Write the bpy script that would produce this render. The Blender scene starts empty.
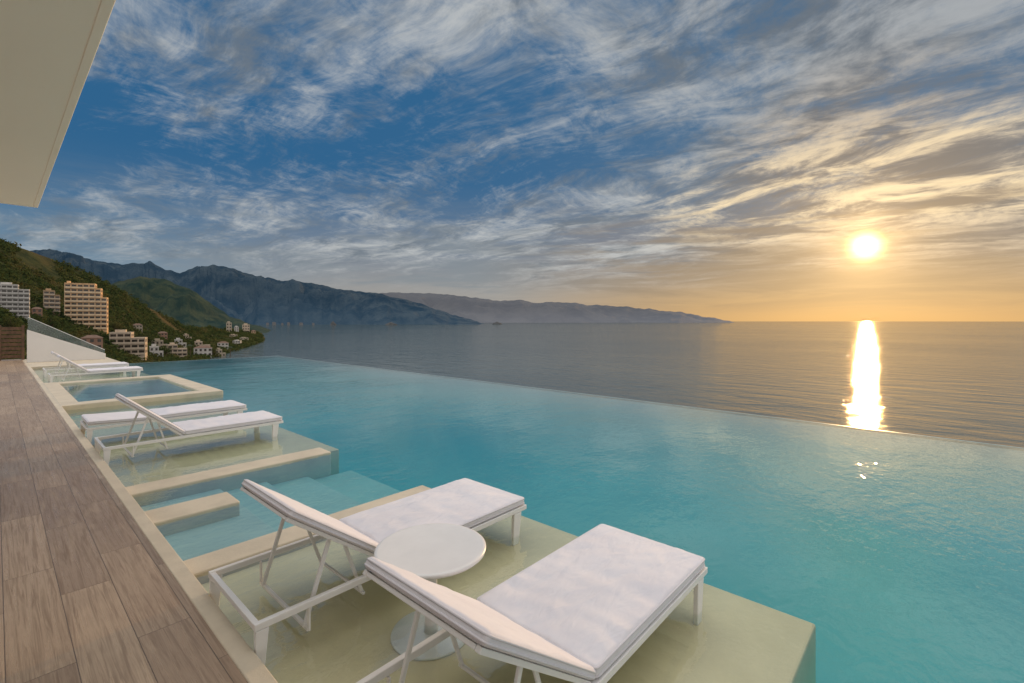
import bpy, bmesh, math, random
from mathutils import Vector, Matrix, noise
random.seed(7)
C = bpy.context.scene.collection
R = math.radians
# ------------------------------------------------------------------ camera frame
F0 = 470.0; HZ = 321.0; CAMZ = 1.60
YAW = math.atan(517/470.0)
S_, C_ = math.sin(YAW), math.cos(YAW)
def pdir(px):
    u = (px-512)/F0
    return Vector((S_+u*C_, C_-u*S_, 0))
def at(px, py, d):
    p = pdir(px)*d
    return Vector((p.x, p.y, CAMZ-(py-HZ)/F0*d))
def interp(pts, x):
    if x <= pts[0][0]: return pts[0][1]
    for (a, b), (c, d) in zip(pts, pts[1:]):
        if x <= c:
            return b+(d-b)*(x-a)/(c-a)
    return pts[-1][1]
# ------------------------------------------------------------------ node helper
class G:
    def __init__(s, nt): s.nt = nt
    def new(s, t): return s.nt.nodes.new(t)
    def put(s, sock, v):
        if v is None: return
        if isinstance(v, bpy.types.NodeSocket): s.nt.links.new(v, sock)
        else:
            if isinstance(v, (tuple, list)) and len(v) == 3 and sock.type == 'RGBA': v = (*v, 1)
            sock.default_value = v
    def m(s, op, a, b=None, c=None, clamp=False):
        n = s.new('ShaderNodeMath'); n.operation = op; n.use_clamp = clamp
        for i, v in enumerate((a, b, c)): s.put(n.inputs[i], v)
        return n.outputs[0]
    def vm(s, op, a, b=None):
        n = s.new('ShaderNodeVectorMath'); n.operation = op
        s.put(n.inputs[0], a); s.put(n.inputs[1], b)
        return n.outputs['Value'] if op in ('DOT_PRODUCT', 'LENGTH') else n.outputs[0]
    def mix(s, f, a, b, mode='MIX'):
        n = s.new('ShaderNodeMix'); n.data_type = 'RGBA'; n.blend_type = mode
        s.put(n.inputs[0], f); s.put(n.inputs[6], a); s.put(n.inputs[7], b)
        return n.outputs[2]
    def step(s, x, a, b, lo=0.0, hi=1.0):
        n = s.new('ShaderNodeMapRange'); n.interpolation_type = 'SMOOTHSTEP'
        s.put(n.inputs[0], x)
        for i, v in enumerate((a, b, lo, hi)): s.put(n.inputs[i+1], v)
        return n.outputs[0]
    def noise(s, vec, scale, detail=4, rough=.5, dist=0.0, col=False):
        n = s.new('ShaderNodeTexNoise')
        s.put(n.inputs['Vector'], vec); n.inputs['Scale'].default_value = scale
        n.inputs['Detail'].default_value = detail; n.inputs['Roughness'].default_value = rough
        n.inputs['Distortion'].default_value = dist
        return n.outputs['Color'] if col else n.outputs['Fac']
    def mapping(s, vec, loc=(0,0,0), rot=(0,0,0), scale=(1,1,1)):
        n = s.new('ShaderNodeMapping'); s.put(n.inputs[0], vec)
        n.inputs[1].default_value = loc; n.inputs[2].default_value = rot; n.inputs[3].default_value = scale
        return n.outputs[0]
    def bump(s, h, dist, strength=1.0, normal=None):
        n = s.new('ShaderNodeBump'); n.inputs['Strength'].default_value = strength
        n.inputs['Distance'].default_value = dist; s.put(n.inputs['Height'], h)
        if normal is not None: s.put(n.inputs['Normal'], normal)
        return n.outputs[0]
    def pos(s): return s.new('ShaderNodeNewGeometry').outputs['Position']
    def obj(s): return s.new('ShaderNodeTexCoord').outputs['Object']
    def sep(s, v):
        n = s.new('ShaderNodeSeparateXYZ'); s.put(n.inputs[0], v); return n.outputs
    def comb(s, x, y, z):
        n = s.new('ShaderNodeCombineXYZ')
        for i, v in enumerate((x, y, z)): s.put(n.inputs[i], v)
        return n.outputs[0]
def newmat(name):
    m = bpy.data.materials.new(name); m.use_nodes = True
    nt = m.node_tree; nt.nodes.clear()
    g = G(nt); out = g.new('ShaderNodeOutputMaterial')
    return m, g, out
def pmat(name, col, rough=.6, var=.12, scale=4, bump=0.0, bscale=40, metal=0, emit=None, estr=0, col2=None, spec=.5):
    m, g, out = newmat(name)
    b = g.new('ShaderNodeBsdfPrincipled')
    v = g.obj()
    n = g.noise(v, scale, 5, .6)
    c2 = col2 if col2 else tuple(c*(1-var*2) for c in col)
    g.put(b.inputs['Base Color'], g.mix(g.step(n, .3, .7), col, c2))
    b.inputs['Roughness'].default_value = rough; b.inputs['Metallic'].default_value = metal
    b.inputs['Specular IOR Level'].default_value = spec
    if bump: g.put(b.inputs['Normal'], g.bump(g.noise(v, bscale, 4, .6), bump))
    if emit:
        g.put(b.inputs['Emission Color'], emit); b.inputs['Emission Strength'].default_value = estr
    g.nt.links.new(b.outputs[0], out.inputs[0])
    return m
# ------------------------------------------------------------------ mesh helper
class MB:
    def __init__(s): s.v = []; s.f = []
    def add(s, vs, fs):
        o = len(s.v); s.v += [tuple(v) for v in vs]; s.f += [tuple(i+o for i in f) for f in fs]; return s
    def box(s, lo, hi, M=None):
        x0, y0, z0 = lo; x1, y1, z1 = hi
        vs = [Vector(p) for p in ((x0,y0,z0),(x1,y0,z0),(x1,y1,z0),(x0,y1,z0),(x0,y0,z1),(x1,y0,z1),(x1,y1,z1),(x0,y1,z1))]
        if M: vs = [M @ v for v in vs]
        return s.add(vs, ((3,2,1,0),(4,5,6,7),(0,1,5,4),(1,2,6,5),(2,3,7,6),(3,0,4,7)))
    def bar(s, a, b, w, h, up=Vector((0,0,1))):
        a, b = Vector(a), Vector(b); d = (b-a).normalized()
        if abs(d.dot(up)) > .98: up = Vector((1,0,0))
        sx = d.cross(up).normalized()*w/2; sy = sx.cross(d).normalized()*h/2
        vs = [p+i*sx+j*sy for p in (a, b) for i, j in ((-1,-1),(1,-1),(1,1),(-1,1))]
        return s.add(vs, ((0,1,2,3),(7,6,5,4),(0,4,5,1),(1,5,6,2),(2,6,7,3),(3,7,4,0)))
    def tube(s, pts, r, n=8, closed=False):
        pts = [Vector(p) for p in pts]; k = len(pts); rings = []
        for i, p in enumerate(pts):
            rr = r[i] if isinstance(r, (list, tuple)) else r
            if closed: d = pts[(i+1) % k]-pts[i-1]
            else: d = pts[min(i+1, k-1)]-pts[max(i-1, 0)]
            d.normalize(); up = Vector((0,0,1)) if abs(d.z) < .9 else Vector((1,0,0))
            a = d.cross(up).normalized(); b = a.cross(d)
            rings.append([p+rr*(math.cos(t)*a+math.sin(t)*b) for t in (2*math.pi*j/n for j in range(n))])
        vs = [v for q in rings for v in q]; fs = []
        for i in range(k if closed else k-1):
            i2 = (i+1) % k
            for j in range(n): fs.append((i*n+j, i*n+(j+1) % n, i2*n+(j+1) % n, i2*n+j))
        if not closed: fs += [tuple(range(n))[::-1], tuple((k-1)*n+j for j in range(n))]
        return s.add(vs, fs)
    def lathe(s, prof, n=48, c=(0,0,0)):
        vs = []; fs = []
        for r, z in prof:
            vs += [(c[0]+r*math.cos(2*math.pi*j/n), c[1]+r*math.sin(2*math.pi*j/n), c[2]+z) for j in range(n)]
        for i in range(len(prof)-1):
            for j in range(n): fs.append((i*n+j, i*n+(j+1) % n, (i+1)*n+(j+1) % n, (i+1)*n+j))
        fs += [tuple(range(n))[::-1], tuple((len(prof)-1)*n+j for j in range(n))]
        return s.add(vs, fs)
    def prism(s, poly, y0, y1):     # polygon in XZ, extruded along Y
        n = len(poly)
        vs = [(x, y0, z) for x, z in poly]+[(x, y1, z) for x, z in poly]
        fs = [tuple(range(n)), tuple(range(n, 2*n))[::-1]]+[(i, i+n, (i+1) % n+n, (i+1) % n) for i in range(n)]
        return s.add(vs, fs)
    def build(s, name, mat, parent=None, smooth=False, bevel=0):
        me = bpy.data.meshes.new(name); me.from_pydata(s.v, [], s.f)
        bm = bmesh.new(); bm.from_mesh(me); bmesh.ops.recalc_face_normals(bm, faces=bm.faces); bm.to_mesh(me); bm.free()
        me.materials.append(mat)
        if smooth:
            for p in me.polygons: p.use_smooth = True
        o = bpy.data.objects.new(name, me); C.objects.link(o)
        if parent: o.parent = parent
        if bevel:
            md = o.modifiers.new('bevel', 'BEVEL'); md.width = bevel; md.segments = 2; md.limit_method = 'ANGLE'
        return o
def tag(o, label=None, cat=None, group=None, kind=None):
    for k, v in (('label', label), ('category', cat), ('group', group), ('kind', kind)):
        if v: o[k] = v
    return o
def thing(name, label, cat, loc=(0,0,0), rz=0, group=None):
    o = bpy.data.objects.new(name, None); C.objects.link(o); o.location = loc; o.rotation_euler = (0,0,rz)
    return tag(o, label, cat, group)
def struct(o, label, cat): return tag(o, label, cat, None, 'structure')
# ------------------------------------------------------------------ sky
SD = Vector((1.2464, .116, .1596)).normalized()
SUN_EL = math.asin(SD.z); SUN_AZ = math.atan2(SD.x, SD.y)
w = bpy.data.worlds.new('World'); bpy.context.scene.world = w; w.use_nodes = True
nt = w.node_tree; nt.nodes.clear(); g = G(nt)
D = g.vm('NORMALIZE', g.new('ShaderNodeTexCoord').outputs['Generated'])
x, y, z = g.sep(D)
zc = g.m('MAXIMUM', z, 0.0)
dot = g.m('MAXIMUM', g.vm('DOT_PRODUCT', D, tuple(SD)), 0.0)
warm = g.m('POWER', dot, 9.0)
side = g.vm('DOT_PRODUCT', D, (C_, -S_, 0))
t = g.m('POWER', g.step(zc, -.03, .30), .8)
hor = g.mix(g.step(dot, .10, .62), (.23,.32,.38), (.41,.37,.315))
hor = g.mix(g.step(dot, .76, .992), hor, (.52,.335,.15))
zen = g.mix(warm, (.024, .116, .255), (.075, .155, .255))
base = g.mix(t, hor, zen)
inv = g.m('DIVIDE', 1.0, g.m('ADD', zc, .13))
P = g.comb(g.m('MULTIPLY', x, inv), g.m('MULTIPLY', y, inv), 0.0)
wv_ = g.noise(P, .60, 3, .5, col=True)
wq = g.vm('SCALE', g.vm('SUBTRACT', wv_, (.5,.5,.5))); wq.node.inputs['Scale'].default_value = .9
Pr = g.mapping(g.vm('ADD', P, wq), rot=(0,0,R(-5)))
big = g.noise(g.mapping(Pr, loc=(3.1,1.7,0), scale=(.75,.38,1)), 1.0, 2, .5, .3)
mid = g.noise(g.mapping(Pr, loc=(.6,4.2,0), scale=(1.5,.70,1)), 1.3, 9, .62, .5)
fine = g.noise(g.mapping(Pr, loc=(9,2,0), scale=(4.8,2.0,1)), 2.4, 8, .70, .5)
rip = g.noise(g.mapping(Pr, loc=(2,8,0), rot=(0,0,R(35)), scale=(3.4,6.4,1)), 3.2, 7, .66, .4)
val = g.m('ADD', g.m('MULTIPLY', mid, .52), g.m('ADD', g.m('MULTIPLY', fine, .28), g.m('ADD', g.m('MULTIPLY', big, .36), g.m('MULTIPLY', rip, .18))))
val = g.m('ADD', val, g.m('MULTIPLY', side, .050))
nearsun = g.m('MULTIPLY', g.step(dot, .91, .985), g.m('MULTIPLY', g.step(zc, .13, .19), g.step(zc, .33, .24)))
val = g.m('ADD', val, g.m('MULTIPLY', nearsun, .05))
cov = g.step(val, .565, .79)
cov = g.m('MULTIPLY', cov, g.step(zc, .04, .15))
sh = g.noise(g.mapping(Pr, loc=(5,5,0), scale=(2.1,1.0,1)), 2.1, 9, .64, .4)
ccol = g.mix(g.step(sh, .36, .62), (.15, .18, .215), (.50, .515, .515))
heavy = g.m('MULTIPLY', g.step(side, .0, .5), g.step(zc, .18, .34))
ccol = g.mix(g.m('MULTIPLY', heavy, .65), ccol, g.mix(g.step(sh, .38, .63), (.12,.145,.175), (.32,.34,.36)))
ccol = g.mix(g.m('MULTIPLY', g.step(dot, .945, .996), .75), ccol, g.mix(g.step(sh, .38, .60), (.18, .15, .125), (.74, .56, .35)))
ccol = g.mix(g.m('MULTIPLY', nearsun, g.step(sh, .44, .60)), ccol, (1.0,.79,.48))
col = g.mix(g.m('MULTIPLY', cov, .94), base, ccol)
# low streaks above the horizon
bank = g.noise(g.mapping(D, scale=(2,2,22)), 1.8, 7, .60, .5)
bk = g.m('MULTIPLY', g.step(bank, .43, .66), g.m('MULTIPLY', g.step(zc, .0, .05), g.step(zc, .28, .14)))
bk = g.m('MULTIPLY', bk, g.step(dot, .05, .55, .25, .72))
col = g.mix(bk, col, g.mix(g.step(dot, .72, .99), (.21, .245, .28), (.28, .21, .145)))
# glow of the low sun
gl = g.m('ADD', g.m('MULTIPLY', g.m('POWER', dot, 8000.0), 9.0), g.m('ADD', g.m('MULTIPLY', g.m('POWER', dot, 620.0), .55), g.m('MULTIPLY', g.m('POWER', dot, 90.0), .15)))
glow = g.mix(1.0, (1.0, .60, .20), g.comb(gl, gl, gl), 'MULTIPLY')
col = g.mix(1.0, col, glow, 'ADD')
sky = g.new('ShaderNodeTexSky'); sky.sky_type = 'NISHITA'; sky.sun_disc = False
sky.sun_elevation = SUN_EL; sky.sun_rotation = SUN_AZ
col = g.mix(.005, col, sky.outputs[0], 'ADD')
# unseen sky overhead and behind, brightened as added fill for the foreground
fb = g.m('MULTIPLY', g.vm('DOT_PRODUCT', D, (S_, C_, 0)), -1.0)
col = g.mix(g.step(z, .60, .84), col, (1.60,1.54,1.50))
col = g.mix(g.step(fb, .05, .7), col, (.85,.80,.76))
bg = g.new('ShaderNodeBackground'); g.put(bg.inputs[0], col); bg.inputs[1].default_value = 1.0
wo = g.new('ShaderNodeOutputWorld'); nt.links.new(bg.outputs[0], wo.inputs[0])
sl = bpy.data.lights.new('low_sun', 'SUN'); sl.energy = 2.0; sl.angle = R(.5); sl.color = (1, .58, .21)
so = bpy.data.objects.new('low_sun', sl); C.objects.link(so)
so.rotation_euler = SD.to_track_quat('Z', 'Y').to_euler()
# ------------------------------------------------------------------ materials
M = {}
def fabric_mat():
    m, g, out = newmat('white_canvas')
    b = g.new('ShaderNodeBsdfPrincipled'); v = g.obj()
    n = g.noise(v, 2.5, 5, .6)
    g.put(b.inputs['Base Color'], g.mix(g.step(n, .3, .7), (.745,.73,.77), (.69,.675,.72)))
    b.inputs['Roughness'].default_value = .9
    c1 = g.noise(g.mapping(v, rot=(0,0,R(25)), scale=(1,2.6,1)), 3.4, 2, .45, .5)
    c2 = g.noise(g.mapping(v, rot=(0,0,R(-50)), scale=(1,2.6,1)), 8, 2, .5, .6)
    wv = g.noise(v, 300, 1, .5)
    h = g.m('ADD', g.m('MULTIPLY', c1, .024), g.m('ADD', g.m('MULTIPLY', c2, .006), g.m('MULTIPLY', wv, .0002)))
    g.put(b.inputs['Normal'], g.bump(h, 1.0, .9))
    g.nt.links.new(b.outputs[0], out.inputs[0]); return m
M['fabric'] = fabric_mat()
M['piping'] = pmat('white_piping', (.66,.645,.68), .8, .02, 3)
M['frame'] = pmat('white_powder_coat', (.80,.79,.78), .35, .02, 6)
M['top'] = pmat('white_table_top', (.78,.77,.76), .3, .03, 5)
M['shelf'] = pmat('beige_pool_plaster', (.73,.61,.38), .6, .08, 1.4, .002, 30)
M['step'] = pmat('step_plaster', (.48,.57,.53), .6, .06, 1.4)
M['stone'] = pmat('cream_stone', (.65,.565,.43), .6, .08, 3, .002, 40)
M['rim'] = pmat('wet_rim', (.38,.50,.50), .25, .08, 3)
M['plaster'] = pmat('white_plaster', (.8,.77,.73), .7, .03, 1, .001, 60)
M['soffit'] = pmat('soffit_plaster', (.98,.92,.81), .8, .01, .6)
M['wood_dark'] = pmat('dark_timber', (.16,.085,.045), .6, .25, 7, .003, 30)
M['spa'] = pmat('spa_plaster', (.52,.63,.58), .5, .05, 2)
def wood_deck():
    m, g, out = newmat('deck_planks')
    b = g.new('ShaderNodeBsdfPrincipled'); p = g.pos()
    v = g.mapping(p, loc=(0,-.03,0), rot=(0,0,R(90)))
    br = g.new('ShaderNodeTexBrick'); g.put(br.inputs['Vector'], v)
    br.offset = .37; br.inputs['Scale'].default_value = 1; br.inputs['Brick Width'].default_value = 1.2
    br.inputs['Row Height'].default_value = .215; br.inputs['Mortar Size'].default_value = .0018; br.inputs['Mortar Smooth'].default_value = .2
    br.inputs['Color1'].default_value = (0,0,0,1); br.inputs['Color2'].default_value = (1,1,1,1); br.inputs['Mortar'].default_value = (.5,.5,.5,1)
    rnd = g.sep(br.outputs['Color'])[0]
    off = g.comb(g.m('MULTIPLY', rnd, 13.0), g.m('MULTIPLY', rnd, 7.0), 0.0)
    q = g.vm('ADD', p, off)
    grain = g.noise(g.mapping(q, scale=(58, 1.8, 1)), 1.0, 8, .68, .8)
    knots = g.noise(g.mapping(q, scale=(9, 1.1, 1)), 1.0, 4, .6, 1.6)
    blot = g.noise(q, 1.8, 4, .6)
    c = g.mix(rnd, (.345,.24,.155), (.52,.38,.25))
    c = g.mix(g.m('MULTIPLY', g.step(grain, .42, .64), .60), c, (.175,.108,.062))
    c = g.mix(g.m('MULTIPLY', g.step(knots, .46, .70), .34), c, (.57,.43,.29))
    c = g.mix(g.m('MULTIPLY', g.step(blot, .42, .72), .28), c, (.235,.158,.10))
    c = g.mix(g.m('MULTIPLY', br.outputs['Fac'], .85), c, (.11,.075,.048))
    g.put(b.inputs['Base Color'], c)
    g.put(b.inputs['Roughness'], g.step(grain, .3, .7, .24, .44))
    h = g.m('SUBTRACT', g.m('MULTIPLY', grain, .35), br.outputs['Fac'])
    g.put(b.inputs['Normal'], g.bump(h, .003))
    g.nt.links.new(b.outputs[0], out.inputs[0]); return m
M['deck'] = wood_deck()
def pool_tile():
    m, g, out = newmat('turquoise_pool_tile')
    b = g.new('ShaderNodeBsdfPrincipled'); p = g.pos()
    n = g.noise(p, .22, 4, .5, .4)
    c = g.mix(g.step(n, .3, .7), (.235,.37,.385), (.315,.46,.47))
    g.put(b.inputs['Base Color'], c); b.inputs['Roughness'].default_value = .5
    g.nt.links.new(b.outputs[0], out.inputs[0]); return m
M['pool'] = pool_tile()
def water_mat(name, absorb, dens, rip=1.0):
    m, g, out = newmat(name)
    p = g.pos()
    n1 = g.noise(g.mapping(p, rot=(0,0,R(20)), scale=(1,1.7,1)), 1.1, 3, .5, .5)
    n2 = g.noise(g.mapping(p, rot=(0,0,R(-30)), scale=(1,1.6,1)), 6.0, 3, .52, .4)
    n3 = g.noise(g.mapping(p, rot=(0,0,R(10)), scale=(1,1.4,1)), 14.0, 2, .5, .3)
    amp = g.step(g.noise(p, .28, 3, .5), .36, .66, .35, 1.25)
    h = g.m('MULTIPLY', g.m('ADD', g.m('MULTIPLY', n1, .0092*rip), g.m('ADD', g.m('MULTIPLY', n2, .0054*rip), g.m('MULTIPLY', n3, .0020*rip))), amp)
    nrm = g.bump(h, 1.0)
    lw = g.new('ShaderNodeLayerWeight'); lw.inputs[0].default_value = .5; g.put(lw.inputs['Normal'], nrm)
    fr = g.m('ADD', .055, g.m('MULTIPLY', .90, g.m('POWER', lw.outputs['Facing'], 2.7)))
    tr = g.new('ShaderNodeBsdfTransparent'); tr.inputs[0].default_value = (.99,1,1,1)
    gl = g.new('ShaderNodeBsdfGlossy'); gl.inputs['Roughness'].default_value = .012; g.put(gl.inputs['Normal'], nrm)
    mx = g.new('ShaderNodeMixShader'); g.put(mx.inputs[0], fr)
    g.nt.links.new(tr.outputs[0], mx.inputs[1]); g.nt.links.new(gl.outputs[0], mx.inputs[2])
    g.nt.links.new(mx.outputs[0], out.inputs[0])
    va = g.new('ShaderNodeVolumeAbsorption'); va.inputs[0].default_value = (*absorb, 1); va.inputs[1].default_value = dens
    g.nt.links.new(va.outputs[0], out.inputs['Volume'])
    return m
M['water'] = water_mat('pool_water', (0.0,.90,.90), .68)
M['spawater'] = water_mat('spa_water', (0.0,.90,.90), .6, .6)
def sea_mat():
    m, g, out = newmat('sea_water')
    p = g.pos()
    n1 = g.noise(g.mapping(p, rot=(0,0,R(12)), scale=(1,.40,1)), .15, 5, .62, .3)
    n2 = g.noise(g.mapping(p, rot=(0,0,R(-10)), scale=(1,.5,1)), .004, 3, .5, .5)
    n3 = g.noise(p, .0011, 3, .55, 1.0)
    n4 = g.noise(g.mapping(p, rot=(0,0,R(-6)), scale=(1,.38,1)), .048, 2, .5, .3)
    h = g.m('ADD', g.m('MULTIPLY', n1, g.m('ADD', g.step(n3, .35, .65, .6, 1.0), g.step(n2, .35, .65, .0, .35))), g.m('MULTIPLY', n4, 2.2))
    nrm = g.bump(h, .75, 1.0)
    df = g.new('ShaderNodeBsdfDiffuse'); df.inputs[0].default_value = (.072,.102,.112,1)
    gl = g.new('ShaderNodeBsdfGlossy'); gl.inputs[0].default_value = (.97,.96,.94,1)
    g.put(gl.inputs['Roughness'], g.step(n2, .35, .65, .030, .055)); g.put(gl.inputs['Normal'], nrm)
    lw = g.new('ShaderNodeLayerWeight'); lw.inputs[0].default_value = .5; g.put(lw.inputs['Normal'], nrm)
    fr = g.m('ADD', .010, g.m('MULTIPLY', .72, g.m('POWER', lw.outputs['Facing'], 4.6)))
    mx = g.new('ShaderNodeMixShader'); g.put(mx.inputs[0], fr)
    g.nt.links.new(df.outputs[0], mx.inputs[1]); g.nt.links.new(gl.outputs[0], mx.inputs[2])
    g.nt.links.new(mx.outputs[0], out.inputs[0]); return m
M['sea'] = sea_mat()
def glass_mat():
    m, g, out = newmat('railing_glass')
    tr = g.new('ShaderNodeBsdfTransparent'); tr.inputs[0].default_value = (.62,.74,.68,1)
    gl = g.new('ShaderNodeBsdfGlossy'); gl.inputs['Roughness'].default_value = .05
    lw = g.new('ShaderNodeLayerWeight'); lw.inputs[0].default_value = .4
    nz = g.noise(g.obj(), 2, 2, .5)
    mx = g.new('ShaderNodeMixShader'); g.put(mx.inputs[0], g.m('MULTIPLY', g.m('ADD', lw.outputs['Fresnel'], .08), g.step(nz, 0, 1, .8, 1.2)))
    g.nt.links.new(tr.outputs[0], mx.inputs[1]); g.nt.links.new(gl.outputs[0], mx.inputs[2]); g.nt.links.new(mx.outputs[0], out.inputs[0]); return m
M['glass'] = glass_mat()
def hill_mat(name, a, b_, c_, scale, haze, hstr, bumpd, hz=None):
    m, g, out = newmat(name)
    b = g.new('ShaderNodeBsdfPrincipled'); p = g.pos()
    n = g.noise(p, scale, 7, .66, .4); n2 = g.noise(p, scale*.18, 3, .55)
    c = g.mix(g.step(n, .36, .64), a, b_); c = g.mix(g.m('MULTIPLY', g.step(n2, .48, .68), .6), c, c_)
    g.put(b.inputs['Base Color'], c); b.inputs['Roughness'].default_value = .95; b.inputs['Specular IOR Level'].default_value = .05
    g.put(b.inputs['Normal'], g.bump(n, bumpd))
    g.put(b.inputs['Emission Color'], haze)  # emission paints in the haze of the air between
    if hz: g.put(b.inputs['Emission Strength'], g.step(g.sep(p)[2], -60, hz, hstr*1.25, hstr*.9))   # painted haze glow, stronger low down
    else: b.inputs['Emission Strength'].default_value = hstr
    g.nt.links.new(b.outputs[0], out.inputs[0]); return m
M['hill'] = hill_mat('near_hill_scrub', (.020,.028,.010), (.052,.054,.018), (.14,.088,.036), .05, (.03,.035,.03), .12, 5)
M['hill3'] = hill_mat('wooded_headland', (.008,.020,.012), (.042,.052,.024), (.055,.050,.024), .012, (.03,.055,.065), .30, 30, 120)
M['hill2'] = hill_mat('blue_mountain', (.007,.015,.022), (.050,.060,.060), (.032,.044,.050), .0022, (.026,.062,.108), .50, 150, 600)  # bluish base colour also paints in distance haze
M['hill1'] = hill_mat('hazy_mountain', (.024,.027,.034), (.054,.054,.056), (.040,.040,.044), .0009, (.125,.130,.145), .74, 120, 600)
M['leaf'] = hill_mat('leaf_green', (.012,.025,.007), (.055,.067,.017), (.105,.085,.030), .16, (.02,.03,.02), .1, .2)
M['palmleaf'] = pmat('palm_leaf', (.05,.085,.025), .6, .3, 1)
M['bark'] = pmat('bark', (.12,.085,.055), .9, .25, 2)
M['window'] = pmat('window_glass', (.085,.072,.06), .12, .3, .5)
M['rock'] = pmat('dark_rock', (.05,.05,.045), .9, .3, .02, emit=(.05,.055,.065), estr=.5)  # faint emission painted into the rock colour
M['roof_tile'] = pmat('clay_roof', (.24,.15,.11), .9, .15, .5)
wall_cols = {'white': (.64,.61,.57), 'cream': (.62,.50,.38), 'peach': (.80,.52,.29), 'band': (.86,.65,.43), 'sand': (.50,.42,.32), 'terracotta': (.38,.22,.15), 'ochre': (.56,.38,.23), 'far': (.20,.20,.21)}
for k, c in wall_cols.items(): M['w_'+k] = pmat('wall_'+k, c, .85, .10, .25)
# ------------------------------------------------------------------ terrace, pool, shelves
X0 = .80; XE = 8.69; YN = -7.0; YF = 22.5; DZ = .08
struct(MB().box((-7,YN,-.4), (.715,27.2,DZ)).build('wood_deck', M['deck']), 'brown wood plank terrace deck running along the pool', 'deck')
struct(MB().box((.715,YN,-.4), (X0,22.5,DZ+.006)).build('pool_coping', M['stone'], bevel=.006), 'cream stone coping strip between deck and pool', 'coping')
PD = -.46      # water depth
prof = [(X0-.03, PD), (3.4, PD)]
for i in range(1, 25):
    q = i/24; prof.append((3.4+(XE-.005-3.4)*q, PD+(-.03-PD)*q**2.0))
vs = []; ys_ = [YN, YF+.01]
for yy in ys_: vs += [(a, yy, b) for a, b in prof]
k = len(prof)
shb = MB().add(vs, [(i, i+1, k+i+1, k+i) for i in range(k-1)])
ob = shb.build('pool_basin', M['pool'], None, True)
struct(ob, 'turquoise tiled basin of the infinity pool', 'pool')
struct(MB().box((X0-.04,YN,-1.2), (X0-.001,YF,-.02)).build('pool_side_wall', M['shelf']), 'beige inner side wall of the pool below the coping', 'pool wall')
struct(MB().box((X0,YN-.2,-1.6), (XE,YN,.05)).build('pool_end_wall', M['pool']), 'turquoise end wall of the pool', 'pool wall')
rim = MB().box((XE,YN,-3.5), (XE+.03,YF+.04,.002)).box((3.2,YF,-3.5), (XE,YF+.04,.002))
struct(rim.build('pool_rim', M['rim']), 'thin overflow rim along the sea side of the pool', 'pool rim')
struct(MB().box((.72,YF-.03,-3.5), (3.2,27.2,.06)).build('terrace_slab', M['stone']), 'pale stone slab at the far end of the pool', 'terrace')
struct(MB().box((X0-.02,YN-.05,-1.0), (XE+.02,YF+.03,0)).build('pool_water', M['water']), 'calm turquoise water of the infinity pool', 'water')
PZ = -.06
def shelf(name, x1, y0, y1, label):
    m = MB().box((X0-.02,y0,-1.42), (x1,y1,PZ))
    return struct(m.build(name, M['shelf'], bevel=.012), label, 'pool shelf')
shelf('near_sun_shelf', 3.03, .50, 3.45, 'shallow beige sun shelf under the two nearest loungers')
shelf('middle_sun_shelf', 3.0, 5.75, 10.9, 'shallow beige sun shelf under the middle pair of loungers')
shelf('far_sun_shelf', 3.2, 16.3, 22.3, 'shallow beige sun shelf beyond the raised hot tub')
st = MB()
for xa, xb, zt in ((X0-.02,1.55,-.11),(1.55,2.0,-.155),(2.0,2.45,-.205),(2.45,3.0,-.265)):
    st.box((xa,3.7,-1.43), (xb,5.45,zt))
struct(st.build('pool_steps', M['step'], bevel=.012), 'submerged steps leading down into the pool', 'steps')
st = MB()
for xa, xb, zt in ((X0-.02,2.2,-.11),(2.2,2.7,-.18)):
    st.box((xa,10.9,-1.43), (xb,11.55,zt))
struct(st.build('spa_steps', M['shelf'], bevel=.012), 'submerged ledge between middle sun shelf and hot tub', 'steps')
def lowwall(x1, y0, y1, zt, label):
    o = MB().box((X0-.02,y0,-1.44), (x1,y1,zt)).build('low_wall', M['stone'], bevel=.012)
    tag(o, label, 'wall', 'low cream walls between the pool bays')
lowwall(2.78, 3.45, 3.70, .018, 'long low cream wall beside the second nearest lounger')
lowwall(1.45, 4.55, 4.90, .018, 'short cream stone block standing in the pool steps')
lowwall(2.74, 5.45, 5.75, .018, 'long low cream wall in front of the middle lounger pair')
# hot tub
sp = thing('hot_tub', 'raised square hot tub with cream rim set into the pool', 'hot tub', (X0,11.55,0))
L, Wd, rw = 2.55, 4.6, .36
r_ = MB()
r_.box((-.02,0,-1.44), (L,rw,.09)); r_.box((-.02,Wd-rw,-1.44), (L,Wd,.09))
r_.box((-.02,rw,-1.44), (rw*.7,Wd-rw,.09)); r_.box((L-rw,rw,-1.44), (L,Wd-rw,.09))
r_.build('rim', M['stone'], sp, bevel=.015)
MB().box((rw*.7,rw,-1.0), (L-rw,Wd-rw,-.34)).box((rw*.7,rw,-.34), (rw*.7+.4,Wd-rw,-.13)).box((rw*.7+.4,rw,-.34), (L-rw,rw+.4,-.13)).build('basin', M['spa'], sp)
MB().box((rw*.7-.02,rw-.02,-.6), (L-rw+.02,Wd-rw+.02,.05)).build('spa_water', M['spawater'], sp)
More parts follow.
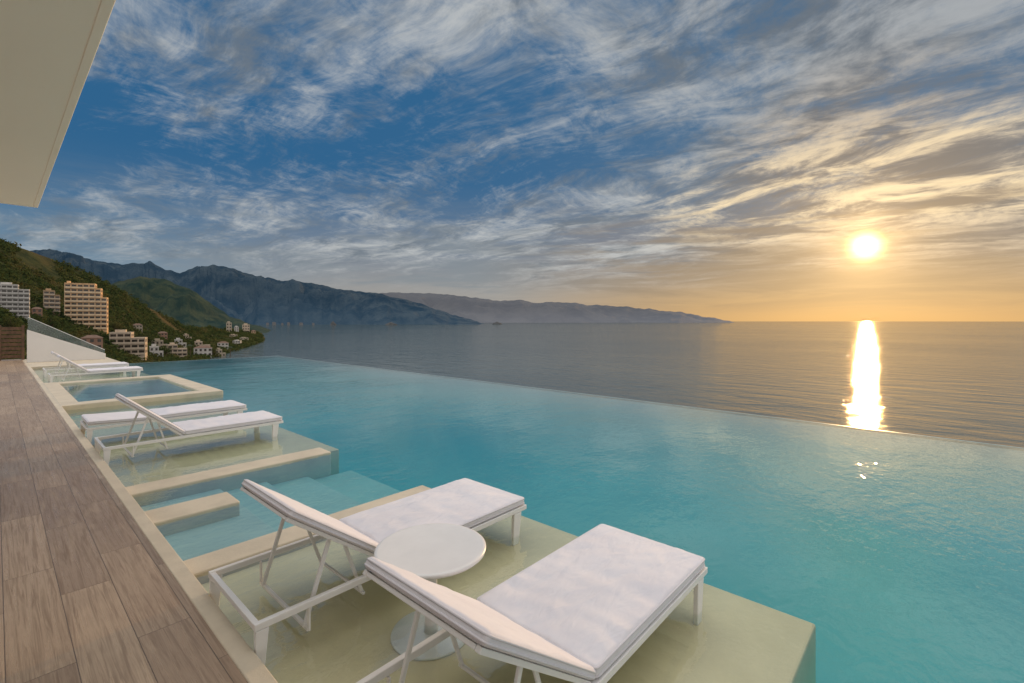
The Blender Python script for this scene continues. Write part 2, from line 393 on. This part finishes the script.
# ------------------------------------------------------------------ loungers
def ticks(L, r, n):
    e = [0, .15, .4, .7, 1.0]
    a = [r*q for q in e]; inner = [r+(L-2*r)*i/n for i in range(1, n)]
    return a+inner+[L-q for q in reversed(a)]
def cushion(L, W, T, seed, nx=38, ny=24, lump=1.0):
    r = min(.022, T*.42)
    xs, ys, zs = ticks(L, r, nx), ticks(W, r, ny), ticks(T, r, 2)
    mb = MB()
    def rnd(p):
        c = Vector((min(max(p.x,r),L-r), min(max(p.y,r),W-r), min(max(p.z,r),T-r)))
        d = p-c
        q = c+d.normalized()*r if d.length > 1e-9 and sum(abs(k) > 1e-6 for k in d) > 1 else p.copy()
        ex = min(q.x, L-q.x); ey = min(q.y, W-q.y)
        puff = .012*min(1, ex/.16)*min(1, ey/.16)
        cr = .007*noise.noise(Vector((q.x*3.5, q.y*3.5, seed*7.3)))+.006*noise.noise(Vector((q.x*9+q.y*5, q.y*6-q.x*3, seed)))
        # puckers running in from the seams, none right on the seam itself
        ks = min(1, min(ex, ey)/.03)
        cr += ks*.014*math.exp(-ey/.08)*noise.noise(Vector((q.x*17, seed, 2.2)))+ks*.014*math.exp(-ex/.08)*noise.noise(Vector((q.y*17, seed, 6.2)))
        if q.z > T*.5: q.z += (puff+cr*min(1, min(ex, ey)/.02))*lump
        return q
    def sheet(A, B, fn):
        vs = [rnd(fn(a, b)) for a in A for b in B]; n = len(B)
        mb.add(vs, [(i*n+j, i*n+j+1, (i+1)*n+j+1, (i+1)*n+j) for i in range(len(A)-1) for j in range(n-1)])
    sheet(xs, ys, lambda a, b: Vector((a,b,T))); sheet(xs, ys, lambda a, b: Vector((a,b,0)))
    sheet(xs, zs, lambda a, b: Vector((a,0,b))); sheet(xs, zs, lambda a, b: Vector((a,W,b)))
    sheet(ys, zs, lambda a, b: Vector((0,a,b))); sheet(ys, zs, lambda a, b: Vector((L,a,b)))
    return mb
def piping(L, W, T):
    mb = MB(); r = .022
    for z in (T-.012, .012):
        pts = []
        for cx, cy, a0 in ((L-r,r,-90),(L-r,W-r,0),(r,W-r,90),(r,r,180)):
            for q in range(4):
                a = R(a0+q*30); pts.append((cx+(r-.001)*math.cos(a), cy+(r-.001)*math.sin(a), z))
        mb.tube(pts, .0048, 8, True)
    return mb
def weld(o):
    bm = bmesh.new(); bm.from_mesh(o.data); bmesh.ops.remove_doubles(bm, verts=bm.verts, dist=.0004)
    bmesh.ops.recalc_face_normals(bm, faces=bm.faces); bm.to_mesh(o.data); bm.free()
    for p in o.data.polygons: p.use_smooth = True
def lounger(y, theta, label, group, seed, xoff=0.0, rz=0.0):
    t = thing('sun_lounger', label, 'sun lounger', (1.76+xoff, y, PZ), rz, group)
    W = .68; hx = -.21; LB = .73; zo = .004
    f = MB()
    for s in (-1, 1):
        f.box((-.96, s*.335-.014, .226+zo), (.96, s*.335+.014, .260+zo))
    f.box((-.96,-.320,.228+zo), (-.932,.320,.258+zo)); f.box((.932,-.320,.228+zo), (.96,.320,.258+zo)); f.box((hx-.018,-.320,.230+zo), (hx+.018,.320,.256+zo))
    for i in range(7):
        xx = .02+i*.13; f.box((xx,-.320,.240+zo), (xx+.06,.320,.254+zo))
    f.build('frame', M['frame'], t, bevel=.004)
    for sx, sy in ((-1,-1),(-1,1),(1,-1),(1,1)):
        lg = MB()
        if sx < 0: top, bot, ht, hb = -.925, -.937, .030, .018
        else: top, bot, ht, hb = .86, .84, .040, .030
        vs = []
        for xx, zz, hw, hd in ((bot,0,hb,.0135),(top,.225+zo,ht,.0138)):
            vs += [(xx-hw,sy*.335-hd,zz),(xx+hw,sy*.335-hd,zz),(xx+hw,sy*.335+hd,zz),(xx-hw,sy*.335+hd,zz)]
        lg.add(vs, ((3,2,1,0),(4,5,6,7),(0,1,5,4),(1,2,6,5),(2,3,7,6),(3,0,4,7)))
        lg.build('leg', M['frame'], t, bevel=.004)
    ct, sn = math.cos(theta), math.sin(theta)
    B = Matrix(((-ct,0,sn,hx),(0,-1,0,0),(sn,0,ct,.263+zo),(0,0,0,1)))   # x along back, z normal up
    bf = MB()
    for s in (-1, 1): bf.box((0, s*.315-.012, -.020), (LB, s*.315+.012, 0), B)
    bf.box((LB-.026,-.302,-.018), (LB,.302,-.002), B); bf.box((0,-.302,-.018), (.026,.302,-.002), B)
    for i in range(5): bf.box((.11+i*.12,-.302,-.012), (.17+i*.12,.302,-.004), B)
    bf.build('backrest_frame', M['frame'], t, bevel=.003)
    if theta > R(12):
        pr = MB()
        tx = B @ Vector((.43,0,-.018))
        for s in (-1, 1):
            pr.bar((tx.x, s*.275, tx.z), (-.70, s*.275, .10), .014, .022)
            pr.bar((tx.x+.10, s*.25, tx.z-.08), (-.36, s*.25, .12), .013, .019)
        pr.bar((-.695,-.318,.105), (-.695,.318,.105), .020, .016); pr.bar((-.36,-.27,.125), (-.36,.27,.125), .016, .016)
        for s in (-1, 1): pr.bar((-.695, s*.318, .10), (-.695, s*.318, .230), .018, .012)
        pr.build('prop', M['frame'], t, bevel=.003)
    T = .058
    sm = cushion(.96+.21-.02, W, T, seed).build('seat_mattress', M['fabric'], t); weld(sm); sm.location = (hx+.012, -W/2, .262+zo)
    piping(.96+.21-.02, W, T).build('piping', M['piping'], sm, True)
    T = .044
    bm_ = cushion(LB+.01, W, T, seed+3.7, 26, 24, .35).build('back_mattress', M['fabric'], t); weld(bm_)
    bm_.matrix_local = B @ Matrix.Translation((.0, -W/2, .002))
    piping(LB+.01, W, T).build('piping', M['piping'], bm_, True)
    return t
lounger(1.32, R(36.5), 'white sun lounger nearest the camera in front of the round table', 'sun loungers on the near shelf', 1)
lounger(2.67, R(36.5), 'white sun lounger behind the round table beside the long low wall', 'sun loungers on the near shelf', 2)
lounger(7.15, R(40), 'white sun lounger with raised back, nearer one of the middle pair', 'sun loungers on the middle shelf', 3)
lounger(8.55, R(3), 'white sun lounger lying flat, farther one of the middle pair', 'sun loungers on the middle shelf', 4)
lounger(17.3, R(38), 'white sun lounger just beyond the hot tub, nearer of the far pair', 'sun loungers on the far shelf', 5, .15)
lounger(19.4, R(38), 'farthest white sun lounger near the sloping white wall', 'sun loungers on the far shelf', 6, .15)
# table
tb = thing('side_table', 'small round white pedestal side table between the two nearest loungers', 'table', (1.56,2.0,PZ))
MB().lathe([(.02,.438),(.27,.438),(.290,.441),(.293,.449),(.292,.457),(.284,.462),(.274,.4630),(.266,.4618),(.02,.4618)], 96).build('tabletop', M['top'], tb, True)
MB().lathe([(.04,.016),(.034,.05),(.032,.40),(.06,.437)], 24).build('pedestal', M['frame'], tb, True)
MB().lathe([(.205,0),(.21,.006),(.206,.014),(.05,.018)], 64).build('base', M['frame'], tb, True)
# ------------------------------------------------------------------ roof overhang
rf = thing('roof_overhang', 'pale cream roof overhang of the house above the deck', 'roof', (0,0,0))
MB().box((-7,-6,3.08), (.330,8.65,3.40)).build('soffit', M['soffit'], rf)
MB().box((.3302,-6,3.075), (.375,8.65,3.42)).box((-7,8.6502,3.075), (.375,8.70,3.42)).build('fascia', M['soffit'], rf, bevel=.004)
# ------------------------------------------------------------------ far end of terrace
rw_ = thing('sloping_wall', 'white wall with sloping top at the far end of the deck', 'wall', (0,25,.06))
MB().prism([(.80,0),(3.02,0),(3.02,.22),(.80,1.22)], 0, .18).build('wall', M['plaster'], rw_, bevel=.01)
gr = thing('glass_railing', 'greenish glass railing along the top of the sloping white wall', 'railing', (0,25,.06))
MB().prism([(.82,1.215),(3.0,.235),(3.0,.36),(.82,1.68)], .08, .092).build('glass_panel', M['glass'], gr)
MB().bar((.82,.086,1.69), (3.0,.086,.37), .03, .02).build('handrail', M['frame'], gr)
gt = thing('timber_screen', 'dark brown slatted timber screen at the far end of the deck', 'screen', (0,26.6,DZ))
for xx in (-.9,.12,.74): MB().box((xx-.04,-.04,0), (xx+.04,.04,1.36)).build('post', M['wood_dark'], gt)
sl_ = MB()
for i in range(8): sl_.box((-.86,-.02,.08+i*.155), (.70,.01,.20+i*.155))
sl_.build('slats', M['wood_dark'], gt)
# ------------------------------------------------------------------ sea and mountains
SEA = -60.0
n = 48; rr = 90000
sea = MB(); sea.add([(rr*math.cos(2*math.pi*i/n), rr*math.sin(2*math.pi*i/n), SEA) for i in range(n)], [tuple(range(n))])
struct(sea.build('sea', M['sea']), 'calm open bay reaching to the horizon', 'sea')
def ridge(name, crest, d_foot, d_crest, step, mat, label, rough, seed, feat, rows=40, jag=1.0):
    xs = []; x = crest[0][0]
    while x <= crest[-1][0]: xs.append(x); x += step
    vs = []
    for px in xs:
        yc = interp(crest, px); yc += jag*1.6*noise.noise(Vector((px*.07, seed, 0)))+jag*1.0*noise.noise(Vector((px*.19, seed, 3)))
        zc = CAMZ-(yc-HZ)/F0*d_crest
        H = max(zc-SEA, 0)
        # the shore comes and goes in capes and coves
        df = d_foot*(1+.10*noise.noise(Vector((px*.035, seed, 7)))+.04*noise.noise(Vector((px*.11, seed, 9))))
        for r in range(rows+1):
            t = r/rows*1.3
            d = df+(d_crest-df)*t
            p = pdir(px)*d
            q = t**.95 if t < 1 else 1-(t-1)*1.2
            rid = 0; a = 1; fq = 1/feat
            wx = noise.noise(Vector((p.x*fq*.6, p.y*fq*.6, seed+11)))*feat*.5
            for o in range(6):
                rid += a*(1-2.2*abs(noise.noise(Vector(((p.x+wx)*fq, (p.y-wx)*fq, seed+o)))))
                a *= .49; fq *= 2.05
            env = math.sin(min(t,1)*math.pi)*(1-.45*t) if t < 1 else 0
            z = SEA-8+(H+8)*q + H*rough*env*(min(rid,1.5)*.46-.34)
            vs.append((p.x, p.y, z))
    m = rows+1
    fs = [(i*m+j, (i+1)*m+j, (i+1)*m+j+1, i*m+j+1) for i in range(len(xs)-1) for j in range(rows)]
    struct(MB().add(vs, fs).build(name, mat, None, True), label, 'mountains')
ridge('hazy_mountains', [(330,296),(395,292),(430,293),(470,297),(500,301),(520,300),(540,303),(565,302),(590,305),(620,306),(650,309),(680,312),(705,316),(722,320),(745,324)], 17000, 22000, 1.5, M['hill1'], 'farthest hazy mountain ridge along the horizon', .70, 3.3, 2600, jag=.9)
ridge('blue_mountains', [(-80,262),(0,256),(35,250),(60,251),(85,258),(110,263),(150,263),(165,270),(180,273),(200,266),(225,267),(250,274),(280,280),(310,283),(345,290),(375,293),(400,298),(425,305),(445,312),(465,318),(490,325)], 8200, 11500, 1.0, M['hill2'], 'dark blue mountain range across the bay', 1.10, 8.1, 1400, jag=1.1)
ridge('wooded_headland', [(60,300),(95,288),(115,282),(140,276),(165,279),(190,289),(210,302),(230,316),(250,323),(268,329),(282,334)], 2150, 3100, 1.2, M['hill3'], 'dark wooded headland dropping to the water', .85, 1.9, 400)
# near hillside
HC = [(-90,222),(0,240),(20,247),(50,258),(85,274),(110,286),(140,303),(165,317),(185,326),(205,329),(225,329),(245,330),(256,333),(266,338)]
def hill_par(px):
    if px < 190: yf = 368; Df = 130+(px+90)/280*490
    else: yf = 367-(px-190)/76*26; Df = F0*(CAMZ-SEA)/(yf-HZ)+4
    yc = interp(HC, px)
    Dc = interp([(-90,560),(100,800),(190,1150),(240,1650),(266,1700)], px)
    return yf, Df, yc, Dc
def hill_pt(px, t, nz=True):
    yf, Df, yc, Dc = hill_par(px)
    d = Df+(Dc-Df)*t
    y = yf+(yc-yf)*t if t <= 1 else yc+(t-1)*60
    p = at(px, y, d)
    if nz:
        p.z += (noise.multi_fractal(Vector((p.x*.012, p.y*.012, 2.2)), 1, 2.1, 5)-.9)*5*min(1, d/350)*min(1, max(0, (p.z-SEA)/25))
    return p, d
def hill_depth(px, py):
    yf, Df, yc, Dc = hill_par(px)
    return Df+(Dc-Df)*max(0, min(1, (yf-py)/(yf-yc)))
vs = []; rows = 40; xs = [-90+i*2.5 for i in range(143)]
for px in xs:
    for r in range(rows+1): vs.append(hill_pt(px, r/rows*1.25)[0])
m = rows+1
struct(MB().add(vs, [(i*m+j, (i+1)*m+j, (i+1)*m+j+1, i*m+j+1) for i in range(len(xs)-1) for j in range(rows)]).build('hillside', M['hill'], None, True), 'near green hillside sloping down to the shore', 'hill')
def blob_leaves(mb, c, rad, n, s, sq=.8):
    for _ in range(n):
        v = Vector((random.gauss(0,1), random.gauss(0,1), random.gauss(0,1))).normalized()*rad*random.random()**.35
        v.z *= sq; p = c+v
        a = Vector((random.gauss(0,1), random.gauss(0,1), random.gauss(0,1))).normalized()
        b = a.orthogonal().normalized(); k = s*random.uniform(.6,1.3)
        mb.add([p-a*k, p+b*k*.55, p+a*k, p-b*k*.55], [(0,1,2,3)])
fo = MB()
for _ in range(10500):
    px = random.uniform(-30, 262); tt = random.random()**.85
    p, d = hill_pt(px, tt)
    if noise.noise(Vector((p.x*.011, p.y*.011, 5))) < -.40: continue
    h = random.uniform(2.2, 5.8)*(.6+d/1400)
    blob_leaves(fo, p+Vector((0,0,h*.4)), h*.75, 10, h*.34)
tag(fo.build('hillside_wood', M['leaf']), 'scrubby green trees and bushes covering the near hillside', 'trees', None, 'stuff')
# ------------------------------------------------------------------ buildings
def building(name, px0, px1, yt, yb, floors, bays, wall, label, cat='building', balc=True, roof='flat', depth=None, rot=0.0, group=None, dk=.5, wing=None, wins=True, band=None):
    pc = (px0+px1)/2; d = depth if depth else hill_depth(pc, yb)
    dv = pdir(pc); vis = 1/dv.length      # facing plane foreshortens away from the picture centre
    b = at(pc, yb, d); span = (px1-px0)/F0*d*vis
    Wd = span*.92; H = (yb-yt)/F0*d; Dp = Wd*dk
    rz = math.atan2(dv.y, dv.x)-math.pi/2+rot
    t = thing(name, label, cat, b, rz, group)
    e = max(H*.4, 7) if d < 1200 else 12
    if b.z-e < SEA-3: e = b.z-SEA+3
    fh = H/floors; bw = Wd/bays
    top = [floors]*bays; setb = [0.0]*bays     # storeys and setback of each bay: terraced blocks step down
    if wing:
        for (j0, lower, back) in wing:
            for j in range(j0, bays): top[j] = floors-lower; setb[j] = back
    runs = []; j = 0
    while j < bays:
        j2 = j
        while j2 < bays and top[j2] == top[j] and setb[j2] == setb[j]: j2 += 1
        runs.append((-Wd/2+j*bw, -Wd/2+j2*bw, top[j], setb[j], j, j2)); j = j2
    wl = MB()
    for i, (xa, xb, tp, bk_, _, _) in enumerate(runs):
        wl.box((xa+(.01 if i else 0), bk_, -e), (xb, Dp-.01*i, tp*fh))
        if roof == 'flat':
            rb = MB().box((xa-.25 if i == 0 else xa+.03, bk_-.3, tp*fh+.02), (xb+.02, Dp+.3-.01*i, tp*fh+fh*.15))
            if i == 0: rb.box((xa+.2*(xb-xa),Dp*.3,H+fh*.14), (xa+.7*(xb-xa),Dp*.7,H+fh*.6))
            rb.build('roof', M['w_'+wall], t)
    wl.build('wall', M['w_'+wall], t)
    if roof != 'flat':
        MB().add([(-Wd/2-.5,-.5,H+.02),(Wd/2+.5,-.5,H+.02),(Wd/2+.5,Dp+.5,H+.02),(-Wd/2-.5,Dp+.5,H+.02),(-Wd*.2,Dp/2,H+fh*.5),(Wd*.2,Dp/2,H+fh*.5)],
                 [(0,1,5,4),(1,2,5),(2,3,4,5),(3,0,4),(3,2,1,0)]).build('roof', M['roof_tile'], t)
    if not wins: return t
    for i in range(floors):
        z0 = i*fh
        for j in range(bays):
            if i >= top[j]: continue
            x0 = -Wd/2+j*bw; yo = setb[j]
            lo, hi = (.10,.90) if balc else (.25,.75)
            MB().box((x0+bw*lo,yo-.06,z0+fh*.14 if balc else z0+fh*.30), (x0+bw*hi,yo+.05,z0+fh*.80)).build('window', M['window'], t)
        xr = max(xb for xa, xb, tp, *_ in runs if i < tp)
        for j in range(2):
            y0 = 1.2+(Dp-1.2)*(.12+.44*j)
            MB().box((xr-.05,y0,z0+fh*.3), (xr+.06,y0+Dp*.22,z0+fh*.8)).build('window', M['window'], t)
        if balc:
            bb = MB()
            for xa, xb, tp, yo, j0, j1 in runs:
                if i >= tp: continue
                xe = .1 if xb > Wd/2-.1 else -.12
                bb.box((xa-.1 if j0 == 0 else xa,yo-1.3,z0-.02), (xb+xe,yo-.07,z0+fh*.09)).box((xa-.1 if j0 == 0 else xa,yo-1.3,z0+fh*.09), (xb+xe,yo-1.18,z0+fh*.36))
                for j in range(j0, j1+1, 2):
                    x0 = -Wd/2+j*bw; bb.box((x0-.15,yo-1.15,z0+fh*.09), (x0+.15,yo-.07,z0+fh*.98))
            bb.build('balcony', M['w_'+(band or wall)], t)
    return t
building('hotel_block', -6, 31, 285, 316, 7, 6, 'white', 'white hotel block with rows of balconies at the left edge', 'hotel', rot=R(-6), dk=.3, wing=[(4,1,.6)])
building('apartment_tower', 63, 109, 284, 329, 10, 7, 'peach', 'tall peach apartment tower with pale stepped balconies on the left hillside', 'tower', rot=R(-8), dk=.4, wing=[(1,0,.7),(3,0,0.0),(5,1,.8),(6,3,1.6)], band='band')
building('apartment_block', 43, 61, 291, 312, 5, 3, 'ochre', 'ochre apartment block with cream balconies just left of the tall tower', rot=R(5), dk=.4, wing=[(2,1,.6)], band='cream')
building('apartment_block', 108, 147, 333, 355, 4, 5, 'cream', 'cream low apartment block right below the tall tower', rot=R(-10), wing=[(3,1,.8)])
building('villa', 80, 104, 338, 350, 2, 3, 'terracotta', 'reddish brown villa under the tall tower', 'house', False, 'hip')
building('villa', 149, 164, 347, 357, 2, 3, 'white', 'white villa just right of the low apartment block', 'house', False, wing=[(2,1,.3)])
building('villa', 167, 188, 345, 357, 3, 4, 'cream', 'cream balconied villa in the middle of the shore houses', 'house', True, wing=[(2,1,.4)])
building('villa', 193, 213, 348, 357, 2, 4, 'white', 'white villa with a low clay roof at the shore', 'house', False, 'hip')
building('villa', 132, 143, 325, 331, 2, 3, 'sand', 'sandy villa on the slope above the low apartment block', 'house', False, 'hip')
building('villa', 157, 168, 333, 339, 2, 3, 'terracotta', 'reddish villa with clay roof higher up above the shore houses', 'house', False, 'hip')
building('villa', 31, 43, 309, 317, 2, 2, 'terracotta', 'small reddish house between white hotel and tower', 'house', False, 'hip')
building('villa', 151, 168, 341, 349, 2, 4, 'sand', 'sandy villa in the second row, above the white villa beside the low apartment block', 'house', False, wing=[(3,1,.5)])
building('villa', 174, 187, 340, 347, 2, 3, 'white', 'white villa in the second row, above the cream balconied villa', 'house', False, wing=[(2,1,.5)])
building('villa', 194, 211, 342, 349, 2, 4, 'cream', 'cream villa in the second row, above the white clay roofed villa', 'house', False, wing=[(2,1,.5)])
building('villa', 217, 229, 343, 349, 2, 3, 'white', 'white clay roofed villa at the right end of the second row', 'house', False, 'hip')
building('villa', 215, 226, 350, 357, 2, 3, 'sand', 'sandy flat roofed villa at the right end of the shore houses', 'house', False, wing=[(2,1,.4)])
building('villa', 183, 192, 335, 340, 2, 3, 'cream', 'cream flat roofed villa highest on the low end of the hill', 'house', False, wing=[(2,1,.4)])
building('shore_tower', 226, 232, 323, 332, 3, 2, 'sand', 'leftmost sandy block of the distant shore village', balc=False)
building('shore_tower', 234, 239, 327, 333, 3, 2, 'white', 'white block in the middle of the distant shore village', balc=False)
building('shore_tower', 242, 250, 325, 333, 3, 3, 'cream', 'widest cream block of the distant shore village', balc=False)
building('shore_house', 251, 256, 331, 335, 2, 2, 'ochre', 'ochre house at the right end of the distant shore village', 'house', False, 'hip')
for i, (a, yb_, h_) in enumerate(((236,345,4),(233,338,3),(244,341,3))):
    cw = ('white','cream','sand')[i]
    building('hillside_house', a-4, a+5, yb_-h_, yb_, 2, 3, cw, 'small %s flat roofed house among the trees near the tip of the shore' % {'white':'white','cream':'cream','sand':'sandy'}[cw], 'house', False, 'flat', rot=R((i*37) % 40-20))
for i in range(6):
    px_ = (266,272,281,287,299,312)[i]; h_ = (1.2,1.8,1.0,1.6,1.3,1.0)[i]
    building('beach_hotel', px_, px_+(3.2,4.2,2.6)[i % 3], 324.2-h_, 324.8, 3, 3, 'far', 'tiny dim building in the row along the far shore of the bay', 'building', False, 'flat', depth=7300, group='tiny dim buildings along the far shore', wins=False)
# ------------------------------------------------------------------ trees near the buildings
def tree(px, yb, hpx, label, depth=None, kind='round'):
    d = depth if depth else hill_depth(px, yb)
    b = at(px, yb, d); H = hpx/F0*d
    t = thing('palm_tree' if kind == 'palm' else 'broadleaf_tree', label, 'tree', b)
    if kind == 'palm':
        MB().tube([(0,0,-2),(H*.02,0,H*.3),(H*.05,.1,H*.6),(H*.04,.1,H*.85)], [H*.03,H*.024,H*.02,H*.018], 7).build('trunk', M['bark'], t)
        cr = MB(); c = Vector((H*.04,.1,H*.85))
        for k in range(16):
            a = k*2.4; l = H*random.uniform(.24,.34); pr_ = None
            for s in range(7):
                q = s/6; p = c+Vector((math.cos(a)*l*q, math.sin(a)*l*q, l*(.55*q-1.0*q*q*random.uniform(.8,1.1))))
                wv = Vector((-math.sin(a), math.cos(a), -.3))*l*.12*(1-q*.8)
                if pr_: cr.add([pr_[0]-pr_[1], pr_[0]+pr_[1], p+wv, p-wv], [(0,1,2,3)])
                pr_ = (p, wv)
        cr.build('crown', M['palmleaf'], t)
    else:
        tk = MB().tube([(0,0,-3),(0,.1,H*.2),(H*.03,0,H*.5)], [H*.04,H*.03,H*.02], 7)
        cs = []
        for k in range(8):
            a = k*2.4; c = Vector((math.cos(a)*H*.26, math.sin(a)*H*.26, H*(.45+.06*k)))*random.uniform(.85,1.05); cs.append(c)
            tk.tube([(0,.05,H*.25), tuple(c*.6+Vector((0,0,H*.1))), tuple(c)], [H*.02,H*.012,H*.005], 5)
        tk.build('trunk', M['bark'], t)
        cr = MB()
        for c in cs: blob_leaves(cr, c, H*.2, 70, H*.045)
        cr.build('crown', M['leaf'], t)
tree(38, 331, 18, 'dense dark tree above the glass railing', None)
tree(52, 330, 14, 'smaller tree just left of the apartment tower', None)
tree(116, 334, 14, 'tree at the right foot of the apartment tower', None)
tree(12, 332, 16, 'leafy tree behind the dark timber screen', None)
tree(149, 345, 12, 'round tree right of the low apartment block', None)
tree(62, 352, 18, 'tree in front of the villa under the tower', None)
tree(166, 357, 12, 'bushy tree between the white villa and the cream balconied villa', None)
tree(213, 357, 10, 'bushy tree right of the white clay roofed villa at the shore', None)
tree(190, 357, 14, 'palm standing between the shore villas', None, 'palm')
tree(230, 357, 12, 'palm at the right end of the shore villas', 800, 'palm')
# ------------------------------------------------------------------ islets
def islet(px, w_, h_, d, label, seed):
    b = at(px, 0, d); r0 = w_/F0*d/2; H = h_/F0*d
    vs = []; fs = []; nn = 18; kk = 7
    for i in range(kk+1):
        q = i/kk
        for j in range(nn):
            a = 2*math.pi*j/nn; k = 1+.35*noise.noise(Vector((math.cos(a)*1.5, math.sin(a)*1.5, seed+q*2)))
            vs.append((r0*(1-q**1.6*.95)*k*math.cos(a), r0*(1-q**1.6*.95)*k*math.sin(a), -5+(H+5)*q*(.85+.15*k)))
    for i in range(kk):
        for j in range(nn): fs.append((i*nn+j, i*nn+(j+1) % nn, (i+1)*nn+(j+1) % nn, (i+1)*nn+j))
    fs.append(tuple(kk*nn+j for j in range(nn)))
    o = MB().add(vs, fs).build('islet', M['rock'], None, True); o.location = (b.x, b.y, SEA)
    tag(o, label, 'rock')
islet(333, 6, 4, 7000, 'small dark rock standing in the bay, leftmost of three', 1)
islet(391, 12, 3, 7200, 'low dark islet under the blue mountains, middle of three', 4)
islet(497, 10, 2.6, 9000, 'rightmost dark islet below the hazy mountains', 9)
# ------------------------------------------------------------------ camera
cam = bpy.data.cameras.new('camera'); co = bpy.data.objects.new('camera', cam); C.objects.link(co)
co.location = (0,0,CAMZ); co.rotation_euler = (R(90), 0, -YAW)
cam.sensor_width = 36; cam.lens = F0/1024*36; cam.shift_y = -(341.5-HZ)/1024
cam.clip_start = .05; cam.clip_end = 200000
sc = bpy.context.scene; sc.camera = co
sc.view_settings.view_transform = 'Standard'; sc.view_settings.look = 'None'; sc.view_settings.exposure = 0
